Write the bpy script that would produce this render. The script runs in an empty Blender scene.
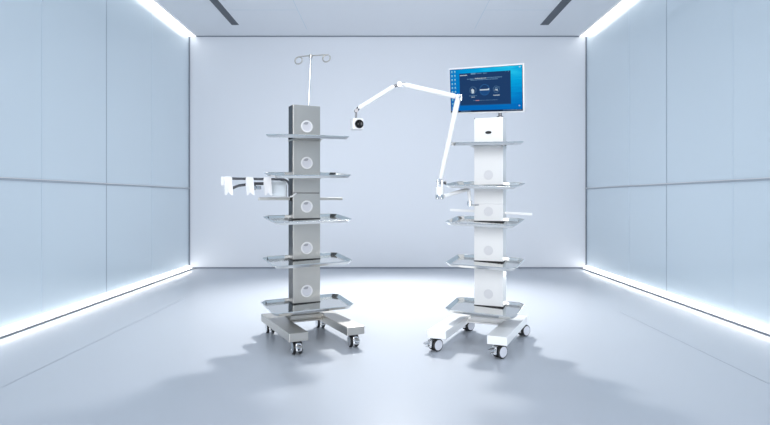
import bpy, bmesh, math
from mathutils import Vector, Matrix, Euler
C = bpy.context.scene.collection
PI = math.pi
F = 570.0; CXP = 387.0; CYP = 199.0; H = 0.9      # focal length in pixels, vanishing point, eye height
def at(u, v, Y):                                   # a measured picture point at depth Y -> metres
    return Vector(((u - CXP) * Y / F, Y, H - (v - CYP) * Y / F))

# ------------------------------------------------------------------ materials
def lin(c):
    return tuple(((x / 255) / 12.92 if x / 255 <= .04045 else ((x / 255 + .055) / 1.055) ** 2.4) for x in c)
def mat(name, rgb, rough=.5, metal=0, coat=0, emit=0, noise=0, nscale=(40, 40, 40), bump=0, spec=.5, alpha=1, trans=0):
    m = bpy.data.materials.new(name); m.use_nodes = True
    nt = m.node_tree; b = nt.nodes['Principled BSDF']
    col = lin(rgb) + (1,)
    b.inputs['Base Color'].default_value = col
    b.inputs['Roughness'].default_value = rough
    b.inputs['Metallic'].default_value = metal
    b.inputs['Coat Weight'].default_value = coat
    b.inputs['Coat Roughness'].default_value = .08
    b.inputs['Specular IOR Level'].default_value = spec
    b.inputs['Alpha'].default_value = alpha
    b.inputs['Transmission Weight'].default_value = trans
    if emit:
        b.inputs['Emission Color'].default_value = col
        b.inputs['Emission Strength'].default_value = emit
    tc = nt.nodes.new('ShaderNodeTexCoord'); mp = nt.nodes.new('ShaderNodeMapping')
    mp.inputs['Scale'].default_value = nscale
    n = nt.nodes.new('ShaderNodeTexNoise'); n.inputs['Scale'].default_value = 1; n.inputs['Detail'].default_value = 3
    nt.links.new(tc.outputs['Object'], mp.inputs['Vector']); nt.links.new(mp.outputs['Vector'], n.inputs['Vector'])
    if noise:
        mr = nt.nodes.new('ShaderNodeMapRange')
        mr.inputs['To Min'].default_value = max(0, rough - noise); mr.inputs['To Max'].default_value = min(1, rough + noise)
        nt.links.new(n.outputs['Fac'], mr.inputs['Value']); nt.links.new(mr.outputs['Result'], b.inputs['Roughness'])
    if bump:
        bp = nt.nodes.new('ShaderNodeBump'); bp.inputs['Strength'].default_value = bump; bp.inputs['Distance'].default_value = .001
        nt.links.new(n.outputs['Fac'], bp.inputs['Height']); nt.links.new(bp.outputs['Normal'], b.inputs['Normal'])
    return m
M = {}
M['steel'] = mat('brushed_steel', (180, 178, 174), .34, 1, noise=.07, nscale=(6, 6, 260), bump=.05)
M['legsteel'] = mat('satin_steel', (180, 178, 174), .37, 1, noise=.06, nscale=(160, 5, 160), bump=.04)
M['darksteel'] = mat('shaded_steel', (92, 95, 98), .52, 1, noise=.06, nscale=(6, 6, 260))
M['traysteel'] = mat('polished_steel', (224, 224, 222), .13, 1, noise=.04, nscale=(9, 120, 9))
M['chrome'] = mat('chrome', (215, 216, 218), .12, 1, noise=.03)
M['dark_chrome'] = mat('dark_chrome', (105, 105, 108), .25, 1, noise=.05)
M['white'] = mat('white_enamel', (234, 235, 236), .32, 0, coat=.3, noise=.05)
M['plastic'] = mat('white_plastic', (220, 221, 224), .4, noise=.05)
M['recess'] = mat('port_cup', (196, 198, 206), .45, noise=.05)
M['port_white'] = mat('flush_port_cover', (216, 217, 221), .45, noise=.05)
M['clear'] = mat('clear_plastic', (228, 236, 242), .15, noise=.05, alpha=.55)
M['dark'] = mat('dark_rubber', (18, 18, 21), .45, noise=.1)
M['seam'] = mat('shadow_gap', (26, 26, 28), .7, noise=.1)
M['lens'] = mat('lens_glass', (6, 7, 11), .22, noise=.03, spec=.3)
M['hub'] = mat('grey_hub', (203, 206, 215), .4, noise=.05)
M['floor'] = mat('floor_resin', (186, 192, 201), .26, nscale=(2, 2, 2), spec=.5)
M['back'] = mat('back_wall_panel', (218, 222, 229), .48, noise=.05, nscale=(30, 30, 2))
M['side'] = mat('side_wall_glass_panel', (217, 231, 240), .2, coat=.5, noise=.06, nscale=(1.5, 1.5, 1.5), spec=.6)
M['ceil'] = mat('ceiling_panel', (226, 229, 234), .6, noise=.05)
M['trim'] = mat('aluminium_trim', (172, 181, 191), .4, .2, noise=.05)
M['joint'] = mat('grey_joint', (120, 128, 140), .6, noise=.05)
M['faintjoint'] = mat('panel_joint', (158, 171, 184), .6, noise=.05)
M['faint'] = mat('faint_joint', (202, 216, 227), .5, noise=.05)
M['floorjoint'] = mat('floor_joint', (150, 157, 168), .5, noise=.05)
M['latch'] = mat('grey_latch', (148, 151, 158), .5, noise=.05)
M['groove'] = mat('grey_groove', (150, 153, 160), .6, noise=.05)
M['vent'] = mat('dark_slot', (86, 92, 100), .6, noise=.05)
M['lamp'] = mat('white_light_diffuser', (255, 253, 250), .5, emit=3.0, noise=.05)
M['lamp_soft'] = mat('soft_light_diffuser', (255, 253, 250), .5, emit=1.8, noise=.05)
M['bezel'] = mat('white_bezel', (218, 218, 220), .35, noise=.05)

def screen_mat():
    m = bpy.data.materials.new('screen_wallpaper'); m.use_nodes = True
    nt = m.node_tree; b = nt.nodes['Principled BSDF']; L = nt.links
    N = lambda t: nt.nodes.new(t)
    tc = N('ShaderNodeTexCoord'); sep = N('ShaderNodeSeparateXYZ'); L.new(tc.outputs['Generated'], sep.inputs[0])
    # blue base with a cyan glow in the upper right
    d1 = N('ShaderNodeVectorMath'); d1.operation = 'DISTANCE'; d1.inputs[1].default_value = (.78, .5, 1.05)
    L.new(tc.outputs['Generated'], d1.inputs[0])
    ns = N('ShaderNodeTexNoise'); ns.inputs['Scale'].default_value = 9; ns.inputs['Detail'].default_value = 5
    mp = N('ShaderNodeMapping'); mp.inputs['Rotation'].default_value = (0, .5, 0); mp.inputs['Scale'].default_value = (.5, 1, 2.2)
    L.new(tc.outputs['Generated'], mp.inputs[0]); L.new(mp.outputs[0], ns.inputs['Vector'])
    ad = N('ShaderNodeMath'); ad.operation = 'MULTIPLY_ADD'; ad.inputs[1].default_value = -.42
    L.new(ns.outputs['Fac'], ad.inputs[0]); L.new(d1.outputs['Value'], ad.inputs[2])
    cr = N('ShaderNodeValToRGB'); L.new(ad.outputs[0], cr.inputs[0])
    e = cr.color_ramp.elements
    e[0].position = -.0; e[0].color = lin((120, 220, 240)) + (1,)
    e[1].position = .9; e[1].color = lin((0, 98, 176)) + (1,)
    for p, c in ((.20, (40, 196, 230)), (.42, (0, 156, 212)), (.66, (0, 122, 192))):
        k = e.new(p); k.color = lin(c) + (1,)
    L.new(cr.outputs[0], b.inputs['Emission Color']); b.inputs['Emission Strength'].default_value = .95
    b.inputs['Base Color'].default_value = (.0, .004, .01, 1); b.inputs['Roughness'].default_value = .5
    b.inputs['Specular IOR Level'].default_value = .03
    return m
M['wallpaper'] = screen_mat()
def emi(name, c, s=.92): s *= .81; return mat(name, c, .4, emit=s, noise=.02, spec=.03)
M['s_panel'] = emi('screen_window', (0, 58, 108), .85); M['s_panel2'] = emi('screen_window_light', (8, 84, 150), .7)
M['s_ring'] = emi('screen_ring', (40, 120, 190), .9); M['s_white'] = emi('screen_white', (220, 238, 250), .8)
M['s_mid'] = emi('screen_pale_blue', (120, 168, 206), .8); M['s_icon'] = emi('screen_icon', (150, 224, 236), .9)
M['s_bar'] = emi('screen_task_bar', (6, 40, 66), .7); M['s_rose'] = emi('screen_rose', (214, 150, 160), .8)
M['s_dark'] = emi('screen_edge', (14, 44, 62), .6)
for k in list(M):
    if k.startswith('s_'):
        bb = M[k].node_tree.nodes['Principled BSDF']; bb.inputs['Base Color'].default_value = (.01, .01, .015, 1)

# ------------------------------------------------------------------ mesh helpers
def add_box(bm, x0, x1, y0, y1, z0, z1, bev=0, mi=0, seg=2):
    vs = [bm.verts.new(p) for p in ((x0,y0,z0),(x1,y0,z0),(x1,y1,z0),(x0,y1,z0),(x0,y0,z1),(x1,y0,z1),(x1,y1,z1),(x0,y1,z1))]
    fs = [bm.faces.new([vs[i] for i in q]) for q in ((0,3,2,1),(4,5,6,7),(0,1,5,4),(1,2,6,5),(2,3,7,6),(3,0,4,7))]
    for f in fs: f.material_index = mi
    if bev:
        es = list({e for f in fs for e in f.edges})
        r = bmesh.ops.bevel(bm, geom=es, offset=bev, segments=seg, affect='EDGES', profile=.5)
        for f in r['faces']: f.material_index = mi
    return vs
def frame_of(d):
    d = d.normalized(); a = Vector((0, 0, 1)) if abs(d.z) < .9 else Vector((1, 0, 0))
    n = d.cross(a).normalized(); return n, d.cross(n).normalized()
def add_tube(bm, pts, r, n=14, cap=True, closed=False, mi=0):
    pts = [Vector(p) for p in pts]; rings = []
    k = len(pts); rs = r if isinstance(r, (list, tuple)) else [r] * k
    nrm = None
    for i, p in enumerate(pts):
        if closed: d = pts[(i + 1) % k] - pts[i - 1]
        else: d = pts[min(i + 1, k - 1)] - pts[max(i - 1, 0)]
        d.normalize()
        if nrm is None: nrm, _ = frame_of(d)
        nrm = (nrm - d * nrm.dot(d)).normalized(); b = d.cross(nrm)
        rings.append([bm.verts.new(p + (nrm * math.cos(t * 2 * PI / n) + b * math.sin(t * 2 * PI / n)) * rs[i]) for t in range(n)])
    for i in range(k if closed else k - 1):
        a, c = rings[i], rings[(i + 1) % k]
        for t in range(n):
            f = bm.faces.new((a[t], a[(t + 1) % n], c[(t + 1) % n], c[t])); f.smooth = True; f.material_index = mi
    if cap and not closed:
        bm.faces.new(list(reversed(rings[0]))).material_index = mi; bm.faces.new(rings[-1]).material_index = mi
def add_lathe(bm, prof, origin, axis, n=32, mi=0, mis=None):
    """prof: (radius, offset along axis) list, ends closed when radius 0"""
    o = Vector(origin); ax = Vector(axis).normalized(); u, v = frame_of(ax); rings = []
    for r, h in prof:
        if r < 1e-7: rings.append([bm.verts.new(o + ax * h)])
        else: rings.append([bm.verts.new(o + ax * h + (u * math.cos(2 * PI * t / n) + v * math.sin(2 * PI * t / n)) * r) for t in range(n)])
    for i in range(len(rings) - 1):
        a, b = rings[i], rings[i + 1]
        for t in range(n):
            q = [a[t % len(a)], a[(t + 1) % n % len(a)], b[(t + 1) % n % len(b)], b[t % len(b)]]
            q = list(dict.fromkeys(q))
            if len(q) > 2:
                f = bm.faces.new(q); f.material_index = mis[i] if mis else mi
                f.smooth = abs(prof[i][0] - prof[i + 1][0]) < abs(prof[i][1] - prof[i + 1][1]) * 3
def add_prism(bm, poly, axis_vec, mi=0, bev=0):
    """extrude polygon (list of 3D points) along axis_vec"""
    a = [bm.verts.new(p) for p in poly]; b = [bm.verts.new(Vector(p) + Vector(axis_vec)) for p in poly]
    n = len(a); fs = [bm.faces.new(a), bm.faces.new(list(reversed(b)))]
    for i in range(n): fs.append(bm.faces.new((a[i], b[i], b[(i + 1) % n], a[(i + 1) % n])))
    for f in fs: f.material_index = mi
    if bev:
        es = list({e for f in fs for e in f.edges})
        bmesh.ops.bevel(bm, geom=es, offset=bev, segments=2, affect='EDGES')
def arc(c, r, a0, a1, n, ux, uz):
    c = Vector(c); ux = Vector(ux); uz = Vector(uz)
    return [c + ux * r * math.cos(a0 + (a1 - a0) * i / n) + uz * r * math.sin(a0 + (a1 - a0) * i / n) for i in range(n + 1)]
def obj(name, bm, mats, parent=None, loc=(0, 0, 0), rot=(0, 0, 0), label=None):
    bmesh.ops.recalc_face_normals(bm, faces=bm.faces[:])
    for e_ in bm.edges:
        if len(e_.link_faces) == 2 and e_.calc_face_angle(0) > .6: e_.smooth = False
    me = bpy.data.meshes.new(name); bm.to_mesh(me); bm.free()
    for m in (mats if isinstance(mats, (list, tuple)) else [mats]): me.materials.append(m)
    o = bpy.data.objects.new(name, me); C.objects.link(o)
    o.parent = parent; o.location = loc; o.rotation_euler = rot
    if label: o['label'] = label
    return o
def thing(name, label, cat, loc=(0, 0, 0), rotz=0, group=None):
    o = bpy.data.objects.new(name, None); C.objects.link(o); o.empty_display_size = .1
    o.location = loc; o.rotation_euler = (0, 0, rotz); o['label'] = label; o['category'] = cat
    if group: o['group'] = group
    return o
def struct(name, bm, m):
    o = obj(name, bm, m); o['kind'] = 'structure'; return o
def box_obj(name, dims, m, parent=None, bev=0, **k):
    bm = bmesh.new(); add_box(bm, *dims, bev=bev); return obj(name, bm, m, parent, **k)
NB = bmesh.new

# ------------------------------------------------------------------ the room
XL, XR, YB, YF, ZC = -2.57, 2.59, 7.40, -1.6, 3.016
def sbox(name, dims, m):
    bm = NB(); add_box(bm, *dims); return struct(name, bm, m)
sbox('floor', (XL - .1, XR + .1, YF, YB + .1, -.1, 0), M['floor'])
sbox('ceiling', (XL - .1, XR + .1, YF, YB + .1, ZC, ZC + .1), M['ceil'])
sbox('wall_left', (XL - .1, XL, YF, YB + .1, 0, ZC), M['side'])
sbox('wall_right', (XR, XR + .1, YF, YB + .1, 0, ZC), M['side'])
sbox('wall_back', (XL, XR, YB, YB + .1, 0, ZC), M['back'])
tn = [0]
def trim(dims, m):
    tn[0] += 1; return sbox('trim_%d' % tn[0], dims, m)
# corner posts, wall-top and wall-bottom joints of the back wall
for x0, x1 in ((XL, XL + .014), (XR - .014, XR)):
    trim((x0, x1, YB - .014, YB, .03, ZC), M['joint'])
trim((XL + .1, XR - .1, YB - .01, YB, ZC - .012, ZC), M['joint'])
trim((XL + .014, XR - .014, YB - .012, YB, 0, .016), M['joint'])
# horizontal channel dividing upper and lower wall panels
for s, X in ((1, XL), (-1, XR)):
    a, b = sorted((X, X + s * .010)); trim((a, b, YF, YB - .014, 1.026, 1.040), M['trim'])
    a, b = sorted((X, X + s * .014)); trim((a, b, YF, YB - .014, 1.040, 1.046), M['plastic'])
# vertical panel joints
for X, s, ys in ((XL, 1, (5.22, 4.24, 6.23, 3.24, 2.24)), (XR, -1, (5.28, 4.267, 6.10, 3.27, 2.27))):
    for i, y in enumerate(ys):
        w = .005 if i == 0 else .003
        a, b = sorted((X, X + s * .002)); trim((a, b, y - w, y + w, .05, ZC - .01), M['faintjoint'] if i == 0 else M['faint'])
# floor joints parallel to the side walls
trim((-1.843, -1.838, YF, 5.2, 0, .0006), M['floorjoint']); trim((1.858, 1.863, YF, 4.6, 0, .0006), M['floorjoint'])
# ceiling panel joints
trim((-1.79, -1.0, 6.376, 6.382, ZC - .001, ZC), M['faint']); trim((-1.003, -.997, YF, 7.1, ZC - .001, ZC), M['faint'])
trim((1.09, 1.85, 6.376, 6.382, ZC - .001, ZC), M['faint']); trim((1.087, 1.093, YF, 7.1, ZC - .001, ZC), M['faint'])

# light strips
for X, s, side in ((XL, 1, 'left'), (XR, -1, 'right')):
    t = thing('ceiling_light', 'bright white linear light strip along the ceiling edge above the %s wall' % side, 'light', (X + s * .05, 3.0, ZC), group=None)
    bm = NB(); add_box(bm, -.048, .048, -4.5, YB - 3.0 - .02, -.012, -.002); obj('diffuser', bm, M['lamp_soft'], t)
    bm = NB(); add_box(bm, -.05 if s < 0 else .048, -.048 if s < 0 else .05, -4.5, YB - 3.02, -.014, -.002); obj('frame', bm, M['plastic'], t)
    t = thing('floor_light', 'bright white linear light strip along the floor at the foot of the %s wall' % side, 'light', (X, 3.0, 0))
    bm = NB()
    add_prism(bm, [(0, -4.5, .002), (s * .05, -4.5, .002), (s * .05, -4.5, .006), (s * .012, -4.5, .038), (0, -4.5, .038)], (0, YB - 3.0 + 4.5 - .02, 0))
    obj('diffuser', bm, M['lamp'], t)
    a, b = sorted((s * .053, s * .080)); bm = NB(); add_box(bm, a, b, -4.5, YB - 3.02, 0, .011, bev=.001)
    obj('edge_rail', bm, M['groove'], t)

# ceiling slots
for x0, x1, side in ((-1.885, -1.793, 'left'), (1.855, 1.96, 'right')):
    t = thing('ceiling_vent', 'long dark grey slot set in the ceiling at the %s of the picture' % side, 'vent', ((x0 + x1) / 2, 6.92, ZC))
    w = (x1 - x0) / 2
    bm = NB(); add_box(bm, -w, w, -6.0, 0, -.004, -.0005); obj('slot', bm, M['vent'], t)
    bm = NB()
    for a, b in ((-w - .006, -w), (w, w + .006)): add_box(bm, a, b, -6.0, .006, -.006, -.0005)
    add_box(bm, -w, w, 0, .006, -.006, -.0005); obj('frame', bm, M['ceil'], t)

# ------------------------------------------------------------------ cart parts
BW, BL, LW, ZT, ZBt = .4718, .6415, .1147, .1303, .0807
def tray_bm(w, d, ch=.034, h=.019, rimx=.020, rimy=.009):
    bm = NB()
    def octo(ww, dd, c, z):
        x, y = ww / 2, dd / 2
        return [bm.verts.new(p) for p in ((-x + c, -y, z), (x - c, -y, z), (x, -y + c, z), (x, y - c, z), (x - c, y, z), (-x + c, y, z), (-x, y - c, z), (-x, -y + c, z))]
    t = .0015
    L = [octo(w - 2 * rimx, d - 2 * rimy, ch * .75, -h), octo(w - .010, d - .010, ch * .97, -.002), octo(w - .007, d - .007, ch * .98, 0),
         octo(w - .001, d - .001, ch, 0), octo(w, d, ch, -.002), octo(w, d, ch, -.006), octo(w - .004, d - .004, ch, -.006),
         octo(w - 2 * rimx + t, d - 2 * rimy + t, ch * .75, -h - t * 1.4)]
    bm.faces.new(L[0])
    for a, b in zip(L, L[1:]):
        for i in range(8): bm.faces.new((a[i], a[(i + 1) % 8], b[(i + 1) % 8], b[i]))
    bm.faces.new(list(reversed(L[-1])))
    return bm
def make_caster(parent, x, y, steer, m_hub, brake=True):
    """twin-wheel swivel caster; forward is -y"""
    bm = NB(); R_, tr = .0375, .014
    add_lathe(bm, [(0, .012), (.013, .012), (.013, 0), (.020, 0), (.020, -.006), (0, -.006)], (0, 0, ZBt - .012), (0, 0, 1), 20, mi=1)
    # hood between the wheels: curved over the tyre, front apron
    pr = [(0, -.026, .030), (0, -.030, .048), (0, -.027, .062), (0, -.016, .073), (0, 0, .0765), (0, .018, .075), (0, .038, .064), (0, .046, .048), (0, .038, .036), (0, tr, .028)]
    add_prism(bm, [(-.0085, p[1], p[2]) for p in pr], (.017, 0, 0), bev=.002)
    add_prism(bm, [(-.016, -.027, .026), (.016, -.027, .026), (.018, -.026, .062), (.013, -.024, .072), (-.013, -.024, .072), (-.018, -.026, .062)], (0, -.011, 0), bev=.003)
    c = obj('caster', bm, [M['chrome'], M['dark']], parent, (x, y, 0), (0, 0, steer))
    bm = NB(); add_tube(bm, [(-.022, tr, R_), (.022, tr, R_)], .005, 10); obj('axle', bm, M['dark_chrome'], c)
    for s in (-1, 1):
        bm = NB()
        add_lathe(bm, [(0, -.008), (.026, -.008), (R_ - .003, -.008), (R_, -.005), (R_, .005), (R_ - .003, .008), (.030, .009), (0, .007)],
                  (s * .0185, tr, R_), (s, 0, 0), 32)
        obj('wheel', bm, M['dark'], c)
        bm = NB()
        add_lathe(bm, [(.0305, .006), (.0305, .0092), (.029, .0102), (.017, .0102), (.015, .0092), (0, .0098)], (s * .0185, tr, R_), (s, 0, 0), 28)
        obj('hub_cap', bm, m_hub, c)
    if brake:
        bm = NB()
        add_prism(bm, [(-.010, -.036, .058), (.010, -.036, .058), (.015, -.062, .052), (.011, -.074, .049), (-.011, -.074, .049), (-.015, -.062, .052)], (0, -.001, .007), bev=.0015)
        add_prism(bm, [(-.009, -.036, .036), (.009, -.036, .036), (.010, -.058, .031), (-.010, -.058, .031)], (0, 0, .005), bev=.001)
        obj('brake_pedal', bm, M['chrome'], c)
    return c

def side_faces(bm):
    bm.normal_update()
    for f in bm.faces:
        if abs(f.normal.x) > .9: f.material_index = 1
def make_cart(loc, yaw, label, colx, coltop, seam, mc, ml, trays, ports, pitch, roll, steer, recessed, hubm, tdx=0, nudge={}):
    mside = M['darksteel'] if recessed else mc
    t = thing('equipment_cart', label, 'cart', loc, yaw, 'five-tray equipment carts on casters')
    for s in (-1, 1):
        x0, x1 = (-BW / 2, -BW / 2 + LW) if s < 0 else (BW / 2 - LW, BW / 2)
        bm = NB(); add_box(bm, x0, x1, -BL / 2, BL / 2, ZBt, ZT, bev=.003); obj('base_leg', bm, ml, t)
    xi = BW / 2 - LW
    bm = NB(); add_box(bm, -xi, xi, .13, .29, ZBt + .012, ZT - .012, bev=.002)
    add_box(bm, -xi, xi, .105, .29, ZBt + .016, ZBt + .026, bev=.001); obj('crossbar', bm, ml, t)
    cw, y0, y1 = .1869, .1186, .2182
    xa, xb = colx - cw / 2, colx + cw / 2
    bm = NB(); add_box(bm, xa - .02, xb + .02, y0 - .015, y1 + .012, ZT - .012, ZT + .012, bev=.002); obj('column_foot', bm, ml, t)
    bm = NB(); add_box(bm, xa, xb, y0, y1, ZT + .012, seam - .0015, bev=.0015)
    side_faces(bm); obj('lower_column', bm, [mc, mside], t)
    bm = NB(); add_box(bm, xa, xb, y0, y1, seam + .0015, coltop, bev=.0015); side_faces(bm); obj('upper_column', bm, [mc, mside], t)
    bm = NB(); add_box(bm, xa + .003, xb - .003, y0 + .003, y1 - .003, seam - .003, seam + .003); obj('column_joint', bm, M['seam'] if recessed else M['port_white'], t)
    bm = NB(); add_box(bm, xa + .008, xb - .008, y0 + .008, y1 - .008, coltop - .001, coltop + .0015, bev=.0005); obj('top_cap', bm, mc, t)
    for (w, z) in trays:
        yo, d = .06, .32
        tr = obj('tray', tray_bm(w, d), M['traysteel'], t, (colx * .7 + tdx, yo, z), (pitch, -roll, 0))
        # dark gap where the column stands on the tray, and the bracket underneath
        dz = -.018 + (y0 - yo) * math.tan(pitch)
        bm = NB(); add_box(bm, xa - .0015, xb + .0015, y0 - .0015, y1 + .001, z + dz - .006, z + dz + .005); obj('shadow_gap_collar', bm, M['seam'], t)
        bm = NB(); add_box(bm, xa - .006, xb - .01, y0 - .07, y1, z + dz - .0155, z + dz - .011, bev=.001)
        add_box(bm, xa - .004, xb + .004, y0 - .004, y1 + .002, z + dz - .019, z + dz - .012, bev=.001); obj('tray_bracket', bm, mc, t)
    for z in ports:
        bm = NB(); px = colx
        if recessed:
            add_lathe(bm, [(0, .0005), (.0405, .0005), (.0405, -.004), (.0385, -.0055), (.0325, -.0055), (.031, -.0045), (.030, -.0015), (0, -.0012)], (px, y0, z), (0, 1, 0), 40,
                      mis=[0, 0, 0, 0, 0, 1, 1])
            p = obj('port_cover', bm, [M['plastic'], M['recess']], t)
            bm = NB(); add_prism(bm, arc((px, y0 - .0012, z), .0295, PI * .38, PI * .80, 8, (1, 0, 0), (0, 0, 1)) + [Vector((px - .012, y0 - .0012, z + .012)), Vector((px + .004, y0 - .0012, z + .014))], (0, -.003, 0))
            obj('port_latch', bm, M['latch'], p)
        else:
            add_lathe(bm, [(0, .0005), (.0305, .0005), (.0305, -.001), (.0295, -.002), (.0285, -.001), (0, -.001)], (px, y0, z), (0, 1, 0), 40)
            obj('port_cover', bm, M['port_white'], t)
    for sx in (-1, 1):
        for sy in (-1, 1):
            make_caster(t, sx * (BW / 2 - LW / 2) + nudge.get((sx, sy), 0), sy * (BL / 2 - .030), steer, hubm)
    return t, (xa, xb, y0, y1)

R = math.radians
# ---- stainless cart, left
LX, LY, LA = -.4901, 3.641, .4644
left, lc = make_cart((LX, LY, 0), LA, 'brushed stainless steel five-tray cart carrying a drip pole, left of the white cart',
    .0162, 1.516, .9395, M['steel'], M['legsteel'],
    [(.480, 1.3142), (.504, 1.0658), (.512, .7811), (.522, .5138), (.542, .2272)],
    (1.377, 1.137, .8506, .5773, .294), R(5.4), R(1.1), R(-4), True, M['chrome'], -.010)
xa, xb, y0, y1 = lc
# drip pole
pole = NB(); add_tube(pole, [(0, 0, 0), (0, 0, .340)], .0065, 14); add_lathe(pole, [(0, 0), (.014, 0), (.014, .004), (.008, .010), (0, .010)], (0, 0, 0), (0, 0, 1), 20)
ip = obj('drip_pole', pole, M['chrome'], left, (.046, .168, 1.516), (0, R(2.6), -LA - R(14)))
bm = NB()
add_tube(bm, [(-.100, 0, .306), (-.085, 0, .313), (-.05, 0, .316), (0, 0, .320), (.05, 0, .320), (.10, 0, .324), (.125, 0, .322)], .0042, 10)
add_lathe(bm, [(0, .302), (.010, .302), (.012, .324), (.006, .329), (0, .329)], (0, 0, 0), (0, 0, 1), 16); obj('hook_bar', bm, M['steel'], ip, (0, 0, .023), (0, 0, 0))
for cx, cz, a0 in ((-.086, .288, PI * .62), (.112, .300, PI * .40)):
    bm = NB(); add_tube(bm, arc((cx, 0, cz), .0255, a0, a0 + PI * 1.83, 28, (1, 0, 0), (0, .25, 1)), .0048, 10); obj('loop_hook', bm, M['steel'], ip, (0, 0, .023))
    
# side rail through the column
bm = NB(); zr = .901; yr = (y0 + y1) / 2 - .01
add_box(bm, xa - .218, xa - .001, yr - .008, yr + .008, zr - .009, zr + .009, bev=.002); add_box(bm, xa - .012, xa + .002, yr - .016, yr + .016, zr - .013, zr + .013, bev=.002, mi=1)
obj('side_rail', bm, [M['legsteel'], M['seam']], left)
bm = NB(); add_box(bm, xb + .001, xb + .175, yr - .008, yr + .008, zr - .009, zr + .009, bev=.002); obj('side_rail', bm, M['legsteel'], left)

# probe holder: looped flat rail on a white foot plate with three forked white hooks
hx0, hx1, hz, hy = -.505, -.100, 1.028, yr
ph = NB()
for dy, x0h in ((-.035, hx0), (.045, hx0 + .02)):
    path = [Vector((x0h, hy + dy, hz)), Vector((hx1 - .045, hy + dy, hz))] + [Vector((hx1 - .045 + .045 * math.sin(a), hy + dy, hz - .045 + .045 * math.cos(a))) for a in [PI / 2 * i / 8 for i in range(1, 9)]] + [Vector((hx1, hy + dy, zr + .012))]
    prev = None
    for p, q in zip(path, path[1:] + [None]):
        if q is None: d = (path[-1] - path[-2]).normalized()
        elif p is path[0]: d = (q - p).normalized()
        else: d = (q - path[path.index(p) - 1]).normalized()
        n = Vector((-d.z, 0, d.x)) * .0065
        ring = [ph.verts.new(p + v) for v in (n + Vector((0, -.004, 0)), n + Vector((0, .004, 0)), -n + Vector((0, .004, 0)), -n + Vector((0, -.004, 0)))]
        if prev:
            for i in range(4): ph.faces.new((prev[i], prev[(i + 1) % 4], ring[(i + 1) % 4], ring[i]))
        else: ph.faces.new(ring)
        prev = ring
    ph.faces.new(list(reversed(prev)))
holder = obj('probe_holder', ph, M['dark_chrome'], left, label='flat steel rail bent down at its right end')
bm = NB(); add_box(bm, hx1 - .125, xa - .004, hy - .045, hy + .05, zr + .0095, zr + .0135, bev=.001)
add_tube(bm, [(hx1 + .004, hy - .04, zr + .014), (hx1 + .02, hy - .045, zr + .018), (hx1 + .032, y0 - .008, zr + .030), (xa + .02, y0 - .006, zr + .036)], .005, 8)
obj('foot_plate', bm, M['plastic'], holder)
bm = NB(); add_box(bm, hx0 - .030, hx0 + .005, hy - .040, hy - .034, hz - .045, hz + .010, bev=.002); obj('end_tab', bm, M['plastic'], holder)
for cx in (hx0 + .012, hx0 + .145, hx0 + .258):
    bm = NB(); yy = hy - .041; w = .0245; hh = .104
    poly = [(-w, 0), (-w - .002, -hh * .55), (-w - .001, -hh), (-w * .55, -hh), (-.002, -hh * .80), (w * .55, -hh), (w + .001, -hh), (w + .003, -hh * .5), (w, 0), (w * .8, .012), (-w * .8, .012)]
    add_prism(bm, [(cx + a, yy + .026 * (b / hh) ** 2 * -1, hz + b) for a, b in poly], (0, -.005, 0), bev=.001)
    add_box(bm, cx - w * .8, cx + w * .8, yy - .004, hy + .055, hz + .007, hz + .012, bev=.001)
    obj('forked_hook', bm, M['plastic'], holder)
bm = NB()   # curved grey cradle bars running behind the hooks
for k, (dz, y) in enumerate(((-.040, 0), (-.062, .012))):
    add_tube(bm, [(hx0 + .02, hy + y, hz - .05 + dz * .4), (hx0 + .09, hy + y, hz - .028 + dz * .3), (hx0 + .18, hy + y, hz - .012 + dz * .35), (hx1 - .03, hy + y, hz - .008 + dz * .4)], .0055, 8)
obj('cradle_bar', bm, M['dark_chrome'], holder)
for cx in (hx0 + .185, hx0 + .29):
    bm = NB()
    add_lathe(bm, [(0, 0), (.014, 0), (.016, .012), (.010, .018), (0, .018)], (cx, hy + .01, hz - .055), (0, -1, 0), 18); add_box(bm, cx, cx + .045, hy, hy + .012, hz - .066, hz - .045, bev=.002)
    obj('clamp_knob', bm, M['chrome'], holder)
bm = NB(); add_box(bm, hx1 - .11, hx1 - .012, hy - .012, hy - .008, zr + .014, hz - .012, bev=.0015); obj('clear_plate', bm, M['clear'], holder)

# ---- white cart, right
RX, RY, RA = .5815, 3.5611, -.4126
right, rc = make_cart((RX, RY, 0), RA, 'white enamel five-tray cart with steel trays standing under the monitor', .0242, 1.422, .868, M['white'], M['white'],
    [(.434, 1.2623), (.452, .9989), (.443, .7672), (.443, .510), (.446, .2228)],
    (1.054, .8197, .5692, .2898), R(5.4), R(-1.7), R(-30), False, M['hub'], 0, {(-1, -1): -.026, (1, 1): .028, (-1, 1): .012})
xa, xb, y0, y1 = rc
bm = NB()   # oval black grommet
add_lathe(bm, [(0, .0005), (.020, .0005), (.020, -.003), (.017, -.0045), (.013, -.003), (0, -.0025)], (0, 0, 0), (0, 1, 0), 32)
g = obj('cable_grommet', bm, M['dark'], right, (.024, y0, 1.327)); g.scale = (1, 1, .48)
bm = NB(); add_box(bm, xa, xa + .006, y0 - .001, y0 + .005, 1.418, 1.4245, bev=.001); obj('corner_clip', bm, M['dark_chrome'], right)
# white side rails sloping gently
zr = .816; yr = (y0 + y1) / 2 + .01; sl = -.045
for X0, X1 in ((xa - .180, xa - .001), (xb + .001, xb + .172)):
    bm = NB(); poly = [(X0, yr - .008, zr + .008 + (X0) * sl), (X1, yr - .008, zr + .008 + X1 * sl), (X1, yr - .008, zr - .008 + X1 * sl), (X0, yr - .008, zr - .008 + X0 * sl)]
    add_prism(bm, poly, (0, .016, 0), bev=.002); obj('side_rail', bm, M['white'], right)

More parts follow.
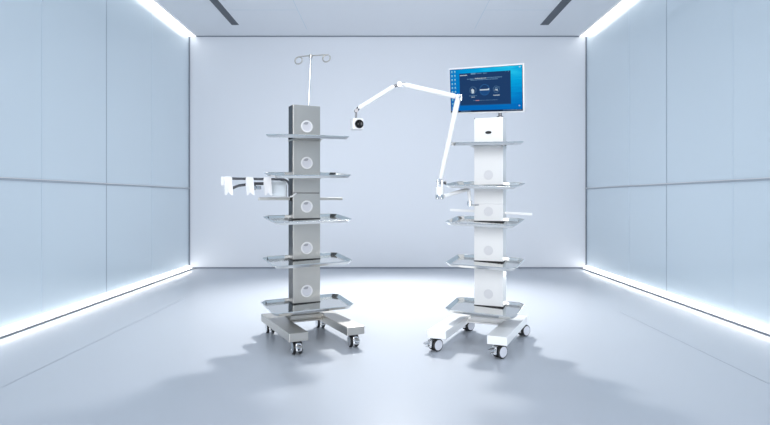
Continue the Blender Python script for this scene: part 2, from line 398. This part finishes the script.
# ---- monitor on top of the white cart
mw = .511; mh = mw * .586; mt = .030
mon = thing('monitor', 'white-framed flat monitor with a blue desktop screen, above the white cart', 'monitor', (.6316, 3.66, 1.6012))
mon.rotation_euler = (Matrix.Rotation(R(-32.6), 3, 'Z') @ Matrix.Rotation(R(11.4), 3, 'X') @ Matrix.Rotation(R(3.25), 3, 'Y')).to_euler()
bm = NB(); add_box(bm, -mw / 2, mw / 2, 0, mt, -mh / 2, mh / 2, bev=.004)
add_box(bm, -mw * .3, mw * .3, mt, mt + .02, -mh * .3, mh * .3, bev=.006); obj('housing', bm, M['bezel'], mon)
sx0, sx1, sz0, sz1 = -mw / 2 + .0075, mw / 2 - .0085, -mh / 2 + .010, mh / 2 - .009
bm = NB()
def quad(u0, v0, u1, v1, lay, mi):
    y = -.0006 - lay * .0004
    X = lambda u: sx0 + u * (sx1 - sx0)
    Z = lambda v: sz1 - v * (sz1 - sz0)
    f = bm.faces.new([bm.verts.new(p) for p in ((X(u0), y, Z(v1)), (X(u1), y, Z(v1)), (X(u1), y, Z(v0)), (X(u0), y, Z(v0)))]); f.material_index = mi
def disc(u, v, r0, r1, lay, mi, n=28, a0=0, a1=2 * PI):
    y = -.0006 - lay * .0004; sw = sx1 - sx0
    cx = sx0 + u * sw; cz = sz1 - v * (sz1 - sz0)
    for i in range(n):
        a, b = a0 + (a1 - a0) * i / n, a0 + (a1 - a0) * (i + 1) / n
        ps = [(cx + r1 * sw * math.cos(a), y, cz + r1 * sw * math.sin(a)), (cx + r1 * sw * math.cos(b), y, cz + r1 * sw * math.sin(b)),
              (cx + r0 * sw * math.cos(b), y, cz + r0 * sw * math.sin(b)), (cx + r0 * sw * math.cos(a), y, cz + r0 * sw * math.sin(a))]
        if r0 == 0: ps = ps[:3]
        bm.faces.new([bm.verts.new(p) for p in ps]).material_index = mi
WALL, PAN, PAN2, RING, WHT, MID, ICO, BAR, ROSE, EDGE = range(10)
quad(0, 0, 1, 1, 0, WALL)
quad(0, 0, .006, 1, 1, EDGE); quad(.992, 0, 1, 1, 1, EDGE); quad(0, 0, 1, .008, 1, EDGE)
quad(.14, .105, .845, .825, 1, PAN); quad(.14, .825, .845, .845, 1, PAN2); quad(0, .958, 1, 1, 1, BAR)
import random
random.seed(4)
for r in range(10):                                   # two columns of desktop icons
    for c, u in enumerate((.034, .077)):
        v = .045 + r * .0925; q = random.uniform(-.003, .003)
        quad(u - .010, v - .006 + q, u + .008, v + .022, 2, ICO); quad(u - .006 + q, v - .013, u + .005, v - .004, 2, ICO)
        quad(u - .012, v + .028, u + .012, v + .038, 2, MID)
def dashes(u0, u1, v, h, mi, gap=.0035, mn=.004, mx=.013, slope=0):   # illegibly small lines of writing
    u = u0
    while u < u1:
        w = min(random.uniform(mn, mx), u1 - u); k = random.uniform(.6, 1)
        quad(u, v - h * k / 2, u + w, v + h * k / 2, 2, mi); u += w + gap
dashes(.150, .250, .150, .024, WHT, .002); dashes(.305, .372, .125, .038, MID, .0015, .012, .02); dashes(.385, .455, .128, .02, MID); dashes(.475, .53, .128, .022, MID)
quad(.305, .112, .372, .140, 2, MID)
quad(.775, .118, .787, .124, 2, MID); quad(.812, .116, .822, .128, 2, MID)
dashes(.25, .345, .242, .020, MID); dashes(.36, .52, .236, .024, WHT); dashes(.53, .73, .232, .020, MID)
dashes(.30, .675, .268, .018, MID, .003)
disc(.492, .50, .066, .070, 2, RING); disc(.492, .50, 0, .064, 1.5, PAN2, a0=PI, a1=2 * PI)
quad(.425, .485, .555, .512, 3, WHT); quad(.538, .470, .555, .512, 3, WHT)
for u, rr in ((.328, .046), (.651, .042)):
    disc(u, .50, rr - .003, rr, 2, MID)
for k in range(5): disc(.322 + (k - 2) * .007, .475 + abs(k - 2) * .012, 0, .0075, 3, WHT, n=10)
quad(.308, .485, .345, .535, 3, WHT); disc(.326, .54, 0, .019, 3, WHT, n=14); disc(.371, .46, 0, .004, 3, MID, n=8)
disc(.651, .485, .012, .018, 3, MID, n=14); disc(.651, .53, .014, .021, 3, WHT, n=14, a0=0, a1=PI); quad(.655, .50, .668, .535, 3, WHT); disc(.694, .455, 0, .004, 3, MID, n=8)
dashes(.275, .385, .625, .018, MID, .006); dashes(.305, .355, .655, .018, WHT); dashes(.612, .695, .632, .022, WHT, .002)
dashes(.33, .36, .735, .010, MID); quad(.362, .728, .415, .744, 2, ROSE); dashes(.425, .665, .735, .009, MID, .004)
dashes(.15, .29, .975, .020, MID, .006); dashes(.74, .985, .972, .020, MID, .006); disc(.955, .88, .004, .009, 2, WHT, n=12); quad(.955, .03, .975, .05, 2, WHT)
obj('screen', bm, [M['wallpaper'], M['s_panel'], M['s_panel2'], M['s_ring'], M['s_white'], M['s_mid'], M['s_icon'], M['s_bar'], M['s_rose'], M['s_dark']], mon,
    label='lit blue desktop with icons and a dark blue window')
# stand stem: from the column top up to the back of the housing (built in the monitor's frame)
Mi = mon.rotation_euler.to_matrix().transposed()
def ml_(p): return Mi @ (Vector(p) - Vector(mon.location))
def cw_(p):   # white-cart local -> world
    c, s = math.cos(RA), math.sin(RA); return Vector((RX + c * p[0] - s * p[1], RY + s * p[0] + c * p[1], p[2]))
foot = cw_((.092, .150, 1.4235)); top = foot + Vector((0, 0, .13)); hb = Vector(mon.location) + Mi.transposed() @ Vector((0, mt + .018, -.04))
bm = NB(); add_tube(bm, [ml_(foot), ml_(foot + Vector((0, 0, .07))), ml_(top)], .011, 14); add_lathe(bm, [(0, 0), (.022, 0), (.022, .006), (.012, .012), (0, .012)], ml_(foot), Mi @ Vector((0, 0, 1)), 20)
add_tube(bm, [ml_(top), ml_((top + hb) / 2), ml_(hb)], .012, 12); obj('mount_stem', bm, M['dark_chrome'], mon)

# ---- articulated camera arm clamped to the white column
base = at(469.6, 203.3, 3.668)
arm = thing('camera_arm', 'white jointed arm with a small box camera at its end, clamped to the white cart', 'camera arm', base)
def al(p): return Vector(p) - base
def wp(u, v, Y): return al(at(u, v, Y))
bm = NB(); add_lathe(bm, [(0, -.016), (.016, -.016), (.016, .014), (.013, .016), (0, .016)], (0, 0, 0), (0, 0, 1), 20)
pl = al(cw_((xa + .004, y0 - .002, base.z - .012)))
pe = al(cw_((xa + .032, y0 - .0025, base.z - .010)))
add_tube(bm, [(0, 0, -.012), pl + Vector((-.004, -.004, 0)), pe], [.006, .006, .004], 8); obj('clamp', bm, M['chrome'], arm)
p0, p1, p2 = wp(469.6, 200.5, 3.668), wp(469.0, 188.9, 3.668), wp(443.9, 196.2, 3.54)
bm = NB(); dn = (p2 - p1).normalized()
pts = [p0, p1 + Vector((0, 0, -.03)), p1 + Vector((0, 0, -.016)) + dn * .002, p1 + Vector((0, 0, -.006)) + dn * .007, p1 + dn * .016 + Vector((0, 0, -.001)), p1 + dn * .03, p2]
add_tube(bm, pts, .0115, 14); obj('lower_tube', bm, M['white'], arm)
j = wp(439.6, 196.5, 3.53)
bm = NB(); add_lathe(bm, [(0, 0), (.025, 0), (.0262, .003), (.0262, .028), (0, .028)], j + Vector((0, 0, -.017)), (0, 0, 1), 28); obj('swivel_ring', bm, M['chrome'], arm)
bm = NB(); add_lathe(bm, [(0, 0), (.026, 0), (.026, .044), (.022, .048), (0, .048)], j + Vector((0, 0, .011)), (0, 0, 1), 28); obj('swivel_body', bm, M['white'], arm)
k0 = j + Vector((0, 0, .059))
bm = NB()
for s in (-1, 1): add_box(bm, k0.x + s * .013 - .004, k0.x + s * .013 + .004, k0.y - .012, k0.y + .012, k0.z - .002, k0.z + .046, bev=.003)
add_tube(bm, [k0 + Vector((-.02, 0, .030)), k0 + Vector((.028, 0, .026))], .005, 10); obj('clevis', bm, M['chrome'], arm)
bm = NB(); add_lathe(bm, [(0, 0), (.009, 0), (.011, .004), (.011, .012), (.007, .016), (0, .016)], k0 + Vector((.026, 0, .026)), (1, -.3, 0), 16); obj('lock_knob', bm, M['dark_chrome'], arm)
# the three straight white arm sections
q1 = k0 + Vector((.001, 0, .030)); q2 = wp(458.4, 97.0, 3.42)
def section(a, b, r, name, sq=False):
    bm = NB(); d = (b - a).normalized()
    add_tube(bm, [a, a + d * .008, b - d * .008, b], [r * .8, r, r, r * .8], 18); obj(name, bm, M['white'], arm)
section(q1 + (q2 - q1).normalized() * .022, q2, .0165, 'rear_arm')
bm = NB(); d = (q2 - q1).normalized()
add_tube(bm, [q1 - d * .01, q1 + d * .03], .009, 12); obj('arm_end_fitting', bm, M['chrome'], arm)
bm = NB(); add_lathe(bm, [(0, -.020), (.0145, -.020), (.0165, -.016), (.0165, .016), (.0145, .020), (0, .020)], q2 + Vector((0, 0, -.002)), (.25, -1, 0), 24)
obj('elbow_cap', bm, M['white'], arm)
bm = NB(); add_lathe(bm, [(0, 0), (.010, 0), (.010, .004), (0, .005)], q2 + Vector((.005, -.020, -.002)), (.25, -1, 0), 20)
add_box(bm, q2.x - .013, q2.x - .008, q2.y - .024, q2.y - .018, q2.z - .024, q2.z + .012, bev=.001); add_box(bm, q2.x + .013, q2.x + .018, q2.y - .020, q2.y - .014, q2.z - .024, q2.z + .012, bev=.001)
obj('elbow_pivot', bm, M['chrome'], arm)
e = wp(399.0, 84.6, 3.40)
m0 = wp(404.5, 84.9, 3.402)
section(q2 + (m0 - q2).normalized() * .018, m0, .0155, 'middle_arm')
bm = NB(); add_lathe(bm, [(0, -.016), (.013, -.016), (.0145, -.012), (.0145, .012), (.013, .016), (0, .016)], e, (.1, -1, 0), 24)
add_tube(bm, [e, m0 + (m0 - e).normalized() * .01], .0125, 12); obj('elbow_joint', bm, M['chrome'], arm)
bm = NB(); add_lathe(bm, [(0, .0), (.007, 0), (.007, .005), (0, .005)], e + Vector((-.004, -.016, 0)), (.1, -1, 0), 16)
f0 = wp(394.0, 86.3, 3.40)
add_tube(bm, [e + (f0 - e) * .5, f0 + (f0 - e) * .25], .009, 12)
obj('elbow_screw', bm, M['dark_chrome'], arm)
f1 = wp(358.6, 108.2, 3.38)
section(f0, f1, .0135, 'front_arm')
n0 = wp(356.2, 110.8, 3.38)
bm = NB(); add_tube(bm, [f1 - (f1 - n0) * -.6, f1, n0], [.010, .011, .008], 12); add_lathe(bm, [(0, -.012), (.011, -.012), (.011, .012), (0, .012)], n0, (.2, -1, 0), 20)
c0 = wp(355.8, 119.0, 3.38)
add_tube(bm, [n0, c0], .0055, 12); obj('wrist_joint', bm, M['dark_chrome'], arm)
cc = wp(356.8, 124.4, 3.38)
bm = NB(); add_box(bm, -.033, .033, -.030, .030, -.033, .033, bev=.004)
cam_ = obj('camera_body', bm, M['plastic'], arm, cc, (0, 0, R(20)))
bm = NB(); add_lathe(bm, [(0, 0), (.0255, 0), (.0255, .010), (.022, .014), (.019, .009), (.010, .007), (0, .0085)], (.004, -.029, -.001), (0, -1, 0), 32); obj('lens', bm, M['lens'], cam_)

# ------------------------------------------------------------------ light
w = bpy.data.worlds.new('world'); bpy.context.scene.world = w; w.use_nodes = True
bg = w.node_tree.nodes['Background']; bg.inputs[0].default_value = lin((214, 226, 242)) + (1,); bg.inputs[1].default_value = .95
def area(name, loc, size, power, col=(1, 1, 1), aim=None, sy=None):
    l = bpy.data.lights.new(name, 'AREA'); l.energy = power; l.color = col; l.shape = 'RECTANGLE' if sy else 'DISK'; l.size = size
    if sy: l.size_y = sy
    o = bpy.data.objects.new(name, l); C.objects.link(o); o.location = loc
    d = (Vector(aim) - Vector(loc)) if aim else Vector((0, 0, -1))
    o.rotation_euler = d.to_track_quat('-Z', 'Y').to_euler()
    return o
sl_ = bpy.data.lights.new('ceiling_spot', 'SPOT'); sl_.energy = 790; sl_.color = (1, .985, .96); sl_.shadow_soft_size = .16
sl_.spot_size = R(86); sl_.spot_blend = 1
for X, sg, nm in ((XL, 1, 'left'), (XR, -1, 'right')):
    a_ = area('strip_lamp_' + nm, (X + sg * .050, 2.9, .020), .018, 6, (1, .99, .97), None, sy=8.9)
    a_.rotation_euler = (0, -sg * R(80), 0)
so = bpy.data.objects.new('ceiling_spot', sl_); C.objects.link(so); so.location = (.1, 6.1, 2.93)
so.rotation_euler = (Vector((.05, 4.85, 0)) - so.location).to_track_quat('-Z', 'Y').to_euler()
area('added_overhead_fill', (0, 2.3, 2.99), 2.6, 20, (1, 1, 1), None, sy=2.4)  # unseen fill light added overhead to brighten the side walls
sb = area('added_front_fill', (0, -1.3, 1.7), 4.4, 42, (1, 1, 1), (0, 4.5, 1.1), sy=2.4); sb.data.spread = R(70)  # broad fill light added behind the camera to lift the cart fronts

# ------------------------------------------------------------------ camera
cd = bpy.data.cameras.new('camera'); cam = bpy.data.objects.new('camera', cd); C.objects.link(cam)
cam.location = (0, 0, H); cam.rotation_euler = (PI / 2, 0, 0)
cd.sensor_fit = 'HORIZONTAL'; cd.sensor_width = 36; cd.lens = 36 * F / 770
cd.shift_x = (385 - CXP) / 770; cd.shift_y = (CYP - 212.5) / 770
cd.clip_start = .05
sc = bpy.context.scene; sc.camera = cam
sc.cycles.caustics_reflective = False; sc.cycles.caustics_refractive = False
sc.view_settings.view_transform = 'Standard'; sc.view_settings.look = 'None'; sc.view_settings.exposure = .16
